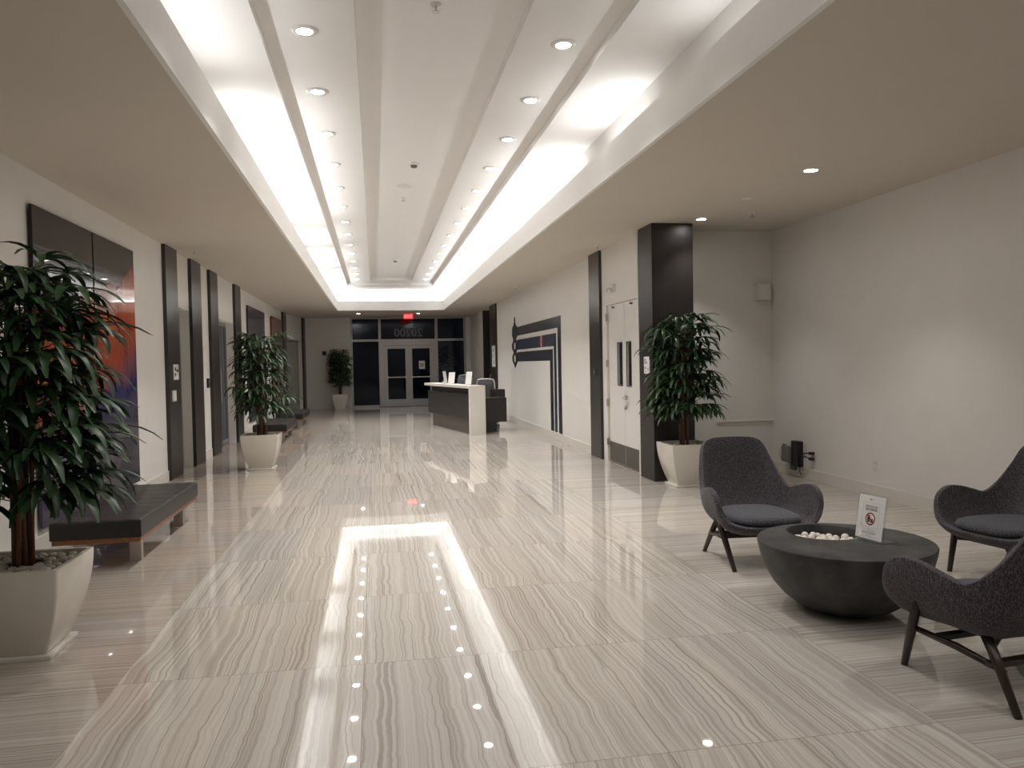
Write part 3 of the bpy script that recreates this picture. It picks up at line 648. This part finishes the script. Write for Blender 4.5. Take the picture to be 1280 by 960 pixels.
# ------------------------------------------------------------------ benches
def bench(label, x, y, ln):
    t = thing('bench', label, 'bench', (x, y, 0), 0, 'leather benches along the left wall')
    w = .66; nx, ny = 30, 72
    def hgt(u, v):
        gx = abs(((u*3) % 1)-.5)*2; gy = abs(((v*8) % 1)-.5)*2          # seams of the tufted top
        seam = max(0, 1-(1-gx)/.10) if 0 < int(u*3+.5) < 3 else 0
        seam2 = max(0, 1-(1-gy)/.16) if 0 < int(v*8+.5) < 8 else 0
        e = min(u, 1-u)*w; e2 = min(v, 1-v)*ln; ed = min(e, e2)
        r = .022; rd = (r-math.sqrt(max(0, r*r-max(0, r-ed)**2)))
        return .385 - rd*1.0 - .007*max(seam, seam2) + .002*math.sin(u*31+v*17)*(1-max(seam, seam2))
    g = MB()
    us = [0, .006, .016, .03] + [.03+.94*i/nx for i in range(1, nx)] + [.97, .984, .994, 1]; vs = [0, .002, .006, .012] + [.012+.976*i/ny for i in range(1, ny)] + [.988, .994, .998, 1]
    R = g.quadstrip([[(u*w-w/2, v*ln-ln/2, hgt(u, v)) for u in us] for v in vs])
    rim = [R[0][i] for i in range(len(us))] + [R[j][-1] for j in range(1, len(vs))] + [R[-1][i] for i in range(len(us)-2, -1, -1)] + [R[j][0] for j in range(len(vs)-2, 0, -1)]
    lo = [g.bm.verts.new((v.co.x, v.co.y, .245)) for v in rim]; n = len(rim)
    for i in range(n): g.bm.faces.new((rim[i], lo[i], lo[(i+1) % n], rim[(i+1) % n]))
    g.bm.faces.new(lo)
    smooth_angle(g.build('cushion', M['leather'], t), 50)
    MB().box(-w/2+.01, w/2-.01, -ln/2+.01, ln/2-.01, .205, .2445, bev=.004).build('frame', M['benchwood'], t)
    for sx in (-1, 1):
        for sy in (-1, 1):
            cx, cy = sx*(w/2-.12), sy*(ln/2-.28)
            MB().box(cx-.045, cx+.045, cy-.03, cy+.03, 0, .205, bev=.003).build('leg', M['steel'], t)
bench('black leather bench below the big diptych in the left foreground', -2.155, 7.40, 1.95)
bench('black leather bench behind the middle left potted palm', -2.12, 17.2, 2.0)
bench('far black leather bench below the rust red print', -2.12, 20.8, 2.0)

# ------------------------------------------------------------------ potted palms
def leaf_fan(g, rnd, base, az, elev, scale, n, lim=None):
    d = Vector((math.cos(az)*math.cos(elev), math.sin(az)*math.cos(elev), math.sin(elev)))
    pl = rnd.uniform(.10, .20)*scale
    tip = base + d*pl + Vector((0, 0, -.02))
    g.tube([base, base + d*pl*.5 + Vector((0, 0, .012)), tip], .0035, 4, False)
    side = Vector((-math.sin(az), math.cos(az), 0)); tilt = rnd.uniform(-.35, .35)
    for k in range(n):
        f = (k/(n-1)-.5)*2; ang = f*1.55
        hd = (Vector((d.x, d.y, 0)).normalized()*math.cos(ang) + side*math.sin(ang))
        ln = scale*rnd.uniform(.23, .34)*(1-.25*abs(f)); wd = scale*rnd.uniform(.0175, .0245)
        pitch = elev*.5 + rnd.uniform(.0, .25) + tilt*f; droop = rnd.uniform(.9, 1.9)
        p = tip.copy(); rows = []; S_ = 5
        wv = Vector((-hd.y, hd.x, 0))
        for i in range(S_+1):
            q = i/S_
            w = wd*(min(1, q*4+.3) if q < .25 else (1 if q < .7 else (1-(q-.7)*2.5)))
            a = pitch - droop*q
            nrm = Vector((hd.x*-math.sin(a), hd.y*-math.sin(a), math.cos(a)))
            rows.append([p - wv*w + nrm*w*.35, p, p + wv*w + nrm*w*.35])
            p = p + (hd*math.cos(a) + Vector((0, 0, 1))*math.sin(a))*(ln/S_)
        if lim:
            for r in rows:
                for v in r:
                    if lim[0] == 'y' and v.y > lim[1]: v.y = lim[1] - .12*(v.y-lim[1])
                    if lim[0] == 'x' and v.x < lim[1]: v.x = lim[1] + .12*(lim[1]-v.x)
        g.quadstrip(rows)
def palm_foliage(seed, canes, z0, z1, rad, scale, per, name, parent, lim=None):
    rnd = random.Random(seed); g = MB()
    tot = int(per)
    for i in range(tot):
        q = (i+rnd.random())/tot; cn = canes[rnd.randrange(len(canes))]
        z = z0 + (z1-z0)*q
        cx, cy = cn(z)
        az = i*2.39996 + rnd.uniform(-.5, .5)
        el = rnd.uniform(-.1, .5) + .5*max(0, q-.75)*4*.5
        off = rad*.38*rnd.uniform(.25, 1)*(1 if q < .85 else .6)
        base = Vector((cx + math.cos(az)*off, cy + math.sin(az)*off, z))
        g.tube([(cx, cy, z-.08), (cx+math.cos(az)*off*.5, cy+math.sin(az)*off*.5, z-.02), base], .004, 4, False)
        leaf_fan(g, rnd, base, az, el, scale*rnd.uniform(.85, 1.12), rnd.randrange(6, 9), lim)
    if lim:
        for v in g.bm.verts:
            if lim[0] == 'y': v.co.y = min(v.co.y, lim[1])
            else: v.co.x = max(v.co.x, lim[1])
    o = g.build(name, M['leaf'], parent, True, norm=False); return o
def square_ring(hw, z, r, n=4):
    pts = []
    for cx, cy, a0 in ((1, 1, 0), (-1, 1, PI/2), (-1, -1, PI), (1, -1, 3*PI/2)):
        for k in range(n+1):
            a = a0 + PI/2*k/n; pts.append((cx*(hw-r)+r*math.cos(a), cy*(hw-r)+r*math.sin(a), z))
    return pts
def planter(label, x, y, seed, htop=.51, tall=2.14, rad=.40, scale=1.0, per=95, pebbles=True, rz=0, lim=None):
    t = thing('potted_palm', label, 'plant', (x, y, 0), rz, 'potted palms in ivory planters')
    MB().box(-.198, .198, -.198, .198, 0, .024, bev=.004).build('saucer', M['pot'], t)
    rows = []
    for k in range(15):
        q = k/14; rows.append(square_ring(.165+.110*math.sin(q*PI/2)**.9, .022+q*(htop-.022), .014))
    rows += [square_ring(.262, htop+.003, .012), square_ring(.248, htop, .01), square_ring(.243, htop-.07, .01), square_ring(.10, htop-.072, .01)]
    smooth_angle(MB_rows(rows).build('pot', M['pot'], t), 35)
    MB().box(-.240, .240, -.240, .240, htop-.060, htop-.030).build('soil', M['soil'], t)
    rnd = random.Random(seed); canes = []
    for k in range(9):
        a = 2*PI*k/9+rnd.uniform(-.2, .2); r0 = rnd.uniform(.02, .07); lx, ly = rnd.uniform(-.03, .03), rnd.uniform(-.03, .03)
        zt = tall - rnd.uniform(.12, .5); bx, by = r0*math.cos(a), r0*math.sin(a)
        fn = lambda z, bx=bx, by=by, lx=lx, ly=ly: (bx+lx*(z-.5), by+ly*(z-.5)); canes.append(fn)
        zs = [htop-.08 + (zt-htop+.08)*i/12 for i in range(13)]
        MB().tube([(*fn(z), z) for z in zs], [(.0135 if i % 2 else .0115) for i in range(13)], 7).build('cane', M['cane'], t, True)
    palm_foliage(seed, canes, htop+.33, tall-.10, rad, scale, per, 'foliage', t, lim)
    if pebbles:
        g = MB()
        for k in range(60):
            px_, py_ = rnd.uniform(-.215, .215), rnd.uniform(-.215, .215); s_ = rnd.uniform(.016, .028)
            bmesh.ops.create_icosphere(g.bm, subdivisions=1, radius=1, matrix=Matrix.Translation((px_, py_, htop-.04+s_*.4)) @ Matrix.Rotation(rnd.random()*6, 4, 'Z') @ Matrix.Diagonal((s_*1.3, s_, s_*.7, 1)))
        pb = g.build('pebbles', M['pebble'], t, True); pb['kind'] = 'stuff'
    return t
def MB_rows(rows):
    g = MB(); R = g.quadstrip(rows, True, False); g.bm.faces.new(R[0][::-1]); return g
near_palm = planter('tall leafy palm in a square ivory planter at the left edge of the foreground', -1.95, 4.69, 11, .50, 2.20, .44, 1.12, 175, False, lim=('x', -.86))
planter('tall leafy palm in an ivory planter standing before the left glass doors', -1.735, 12.32, 23, .53, 2.10, .30, .95, 115)
planter('leafy palm in an ivory planter against the far end wall', -1.25, 28.3, 37, .53, 2.12, .34, 1.0, 120, lim=('y', .44))
planter('leafy palm in an ivory planter in front of the dark wood column', 3.74, 9.02, 41, .52, 2.12, .36, 1.0, 122, lim=('y', .30))
rnd = random.Random(5); peb = None
spots = []
for k in range(2500):
    if len(spots) >= 78: break
    x_, y_ = rnd.uniform(-.205, .205), rnd.uniform(-.205, .205)
    if math.hypot(x_, y_) < .10: continue
    if all((x_-a)**2+(y_-b)**2 > .038**2 for a, b in spots): spots.append((x_, y_))
pv = []
for k in range(4):
    g = MB(); bmesh.ops.create_icosphere(g.bm, subdivisions=2, radius=1, matrix=Matrix.Diagonal((.026+.003*(k % 2), .019+.002*(k % 3), .013+.002*(k == 2), 1)))
    for v in g.bm.verts: v.co *= 1 + .06*math.sin(v.co.x*90+k)+.05*math.sin(v.co.y*120+2*k)
    me_o = g.build('pebble', M['pebble'], None, True); pv.append(me_o)
for i, (x_, y_) in enumerate(spots):
    o = pv[i] if i < 4 else pv[i % 4].copy()
    if i >= 4: C.objects.link(o)
    o.location = (-1.95+x_, 4.69+y_, .470+.011+(.006 if i % 3 == 0 else 0)); o.rotation_euler = (0, 0, rnd.random()*6)
    tag(o, 'smooth pale river pebble on the soil of the foreground left planter', 'pebble', 'pebbles in the foreground planter')
# shrub outside the glass
rnd = random.Random(77)
cf = [lambda z: (0, 0)]
palm_foliage(77, cf, .35, 1.9, .5, 1.2, 60, 'foliage', sh)
MB().tube([(0, 0, 0), (.02, 0, 1.0), (0, 0, 1.8)], .03, 7).build('stem', M['cane'], sh, True)

# ------------------------------------------------------------------ fire bowl table
TX, TY, TR, TH = 2.81, 4.31, .515, .42
tb = thing('fire_bowl_table', 'round dark concrete bowl table with a stone filled well in the lounge', 'table', (TX, TY, 0))
hx, hy, hr = .02, .245, .235
g = MB(); seg = 72
prof = [(.17, 0.012), (.235, .02), (.30, .05), (.365, .10), (.42, .165), (.462, .24), (.49, .31), (.506, .375), (.513, TH-.008), (.509, TH)]
rows = [[(r*math.cos(2*PI*k/seg), r*math.sin(2*PI*k/seg), z) for k in range(seg)] for r, z in prof]
def hole(k, r, z):
    a = 2*PI*k/seg; return (hx+r*math.cos(a), hy+r*math.sin(a), z)
hole_rows = [[hole(k, hr, TH) for k in range(seg)], [hole(k, hr-.006, TH-.008) for k in range(seg)], [hole(k, hr-.01, TH-.09) for k in range(seg)], [hole(k, hr-.05, TH-.095) for k in range(seg)], [hole(k, .01, TH-.096) for k in range(seg)]]
mids = []
for j in range(1, 5):
    q = j/5; mids.append([tuple(rows[-1][k][i]*(1-q)+hole_rows[0][k][i]*q for i in range(3)) for k in range(seg)])
R = g.quadstrip(rows + mids + hole_rows, True); g.bm.faces.new(R[0][::-1])
smooth_angle(g.build('bowl', M['conc'], tb), 40)
MB().lathe([(0, 0), (.20, 0), (.20, .018), (0, .018)], 32).build('foot_ring', M['black'], tb)
rnd = random.Random(9); sp = []
for k in range(4000):
    if len(sp) >= 46: break
    a, r = rnd.random()*2*PI, hr*.84*math.sqrt(rnd.random()); x_, y_ = r*math.cos(a), r*math.sin(a)
    if all((x_-p)**2+(y_-q)**2 > .047**2 for p, q in sp): sp.append((x_, y_))
g = MB(); bmesh.ops.create_icosphere(g.bm, subdivisions=3, radius=.0245)
for v in g.bm.verts: v.co *= 1+.05*math.sin(v.co.x*130)*math.cos(v.co.z*110)
s0 = g.build('fire_stone', M['stone'], None, True)
for i, (x_, y_) in enumerate(sp):
    o = s0 if i == 0 else s0.copy()
    if i: C.objects.link(o)
    o.location = (TX+hx+x_, TY+hy+y_, TH-.0955+.023+(.012*(i % 3 == 0))); o.rotation_euler = (rnd.random()*6, rnd.random()*6, rnd.random()*6)
    tag(o, 'round white stone lying in the well of the dark bowl table', 'stone', 'white stones in the bowl table')

# acrylic notice on the table
fd = Vector((-.80, -.60, 0)).normalized()
rzs = math.atan2(fd.x, -fd.y)*1.0
sg, Rx = acrylic_stand('upright no food or drink notice in a clear stand on the bowl table', (2.935, 4.255, TH+.001), -1.40, .205, .275, .17, True, 'notice')
def on_sign(x, z, dy=-.0072): return Rx @ Matrix.Translation((x, dy, z)) @ Matrix.Rotation(PI/2, 4, 'X')
text('lettering', 'NO FOOD', .020, M['ink'], sg, on_sign(0, .208), .0003); text('lettering', 'OR DRINK', .020, M['ink'], sg, on_sign(0, .190), .0003)
g = MB(); g.lathe([(.031, 0), (.038, 0), (.038, .0008), (.031, .0008), (.031, 0)], 36); g.box(-.034, .034, -.0032, .0032, 0, .0009, Matrix.Rotation(-PI/4, 4, 'Z'))
o = g.build('prohibition_circle', M['red'], sg); o.matrix_local = on_sign(0, .135)
g = MB(); g.prism([(-.020, -.022), (-.004, -.022), (-.001, .010), (-.023, .010)], 'z', 0, .0006); g.box(-.024, .0, .011, .014, 0, .0006); g.box(-.010, -.006, .014, .024, 0, .0006)
g.box(.002, .024, -.022, -.016, 0, .0006); g.box(.002, .024, -.014, -.010, 0, .0006); g.prism([(.002, -.008), (.024, -.008), (.020, .0), (.006, .0)], 'z', 0, .0006)
o = g.build('food_pictogram', M['ink'], sg); o.matrix_local = on_sign(0, .135, -.0069)
g = MB(); bw, b0, b1 = .066, .085, .232
g.box(-bw, bw, b1-.0012, b1, 0, .0004).box(-bw, bw, b0, b0+.0012, 0, .0004).box(-bw, -bw+.0012, b0, b1, 0, .0004).box(bw-.0012, bw, b0, b1, 0, .0004)
o = g.build('printed_border', M['inkgrey'], sg); o.matrix_local = on_sign(0, 0)
g = MB()
for z_, w_ in ((.075, .012), (.066, .05), (.054, .055), (.049, .05), (.044, .048), (.034, .02), (.026, .062)): g.box(-w_, w_, z_, z_+.0022, 0, .0004)
o = g.build('small_print', M['inkgrey'], sg); o.matrix_local = on_sign(0, 0)
g = MB().box(-.016, -.008, .247, .257, 0, .0005).box(-.002, .016, .251, .253, 0, .0005); o = g.build('emblem', M['ink'], sg); o.matrix_local = on_sign(0, 0)

# ------------------------------------------------------------------ lounge chairs
def cr(P, n, closed=True):
    out = []; k = len(P)
    for i in range(k):
        p0, p1, p2, p3 = (Vector(P[(i+d) % k]) for d in (-1, 0, 1, 2))
        for j in range(n):
            t = j/n
            out.append(.5*((2*p1)+(p2-p0)*t+(2*p0-5*p1+4*p2-p3)*t*t+(3*p1-p0-3*p2+p3)*t**3))
    return out
RIM = [(0, .365, .325), (.20, .362, .33), (.325, .35, .37), (.378, .325, .445), (.395, .29, .53), (.40, .20, .585), (.395, .09, .585), (.378, -.03, .555), (.352, -.125, .535),
       (.325, -.225, .61), (.292, -.318, .735), (.255, -.385, .845), (.178, -.42, .895), (0, -.43, .905)]
FOOT = [(0, .34), (.19, .335), (.28, .30), (.325, .24), (.345, .18), (.35, .10), (.345, .0), (.325, -.10), (.295, -.17), (.25, -.21), (.205, -.235), (.165, -.25), (.10, -.265), (0, -.27)]
def lounge_chair(label, loc, rz):
    t = thing('lounge_chair', label, 'armchair', loc, rz, 'upholstered lounge armchairs')
    R_ = RIM + [(-x, y, z) for x, y, z in RIM[-2:0:-1]]; F_ = [(x, y, 0) for x, y in FOOT] + [(-x, y, 0) for x, y in FOOT[-2:0:-1]]
    Rr = cr(R_, 4); Fr = cr(F_, 4); nv = 14; rows = []
    for j in range(nv+1):
        v = j/nv; row = []
        for p, f in zip(Rr, Fr):
            P0 = Vector((f.x*.12, f.y*.12, .268)); P1 = Vector((f.x*.8, f.y*.8, .262)); hz = .262+.22*(p.z-.262)
            P2 = Vector((f.x*1.08, f.y*1.08, hz)); a = 1-v
            row.append(P0*a**3 + 3*P1*a*a*v + 3*P2*a*v*v + p*v**3)
        rows.append(row)
    g = MB(); RR = g.quadstrip(rows, True); g.bm.faces.new(RR[0][::-1])
    o = g.build('shell', M['fabric'], t, True, norm=False)
    bmn = bmesh.new(); bmn.from_mesh(o.data); bmesh.ops.recalc_face_normals(bmn, faces=bmn.faces); bmn.to_mesh(o.data); bmn.free()
    so = o.modifiers.new('thick', 'SOLIDIFY'); so.thickness = .042; so.offset = 0; so.use_even_offset = False
    bv = o.modifiers.new('round', 'BEVEL'); bv.width = .018; bv.segments = 3; bv.limit_method = 'ANGLE'; bv.angle_limit = math.radians(55)
    # seat pad
    g = MB(); rows = []
    def padring(sc, z, yo=0):
        pts = []
        for k in range(48):
            a = 2*PI*k/48; cx, sx = math.cos(a), math.sin(a); e = .62
            x = (abs(cx)**e)*(1 if cx > 0 else -1)*.285; y = (abs(sx)**e)*(1 if sx > 0 else -1)*.30
            x *= 1-.16*(.5-y/.6); pts.append((x*sc, y*sc+.075+yo, z))
        return pts
    for sc, z in ((.80, .325), (.95, .33), (1.0, .350), (1.0, .362), (.97, .380), (.90, .390), (.6, .396), (.2, .398)): rows.append(padring(sc, z))
    RR = g.quadstrip(rows, True); g.bm.faces.new(RR[0][::-1]); g.bm.faces.new(RR[-1])
    g.build('seat_cushion', M['cushion'], t, True)
    for sx in (-1, 1):
        MB().tube([(sx*.352, .145, .39), (sx*.316, .22, .235), (sx*.275, .315, 0)], [.021, .024, .0165], 12).build('leg', M['legwood'], t, True)
        MB().tube([(sx*.235, -.115, .30), (sx*.252, -.195, .19), (sx*.275, -.315, 0)], [.024, .022, .0165], 12).build('leg', M['legwood'], t, True)
        MB().tube([(sx*.312, .225, .225), (sx*.272, .0, .20), (sx*.255, -.235, .165)], [.013, .018, .013], 10).build('stretcher', M['legwood'], t, True)
    for y_, z_ in ((.10, .212), (-.17, .178)): MB().box(-.275, .275, y_-.022, y_+.022, z_-.014, z_+.014, bev=.006).build('cross_bar', M['legwood'], t)
    return t
lounge_chair('grey heather armchair facing the viewer across the bowl table', (2.83, 5.52, 0), math.radians(176))
lounge_chair('grey heather armchair seen from behind at the right edge, nearest the viewer', (2.885, 3.17, 0), math.radians(6.5))
lounge_chair('grey heather armchair against the right picture edge beyond the bowl table', (4.36, 4.66, 0), math.radians(100))
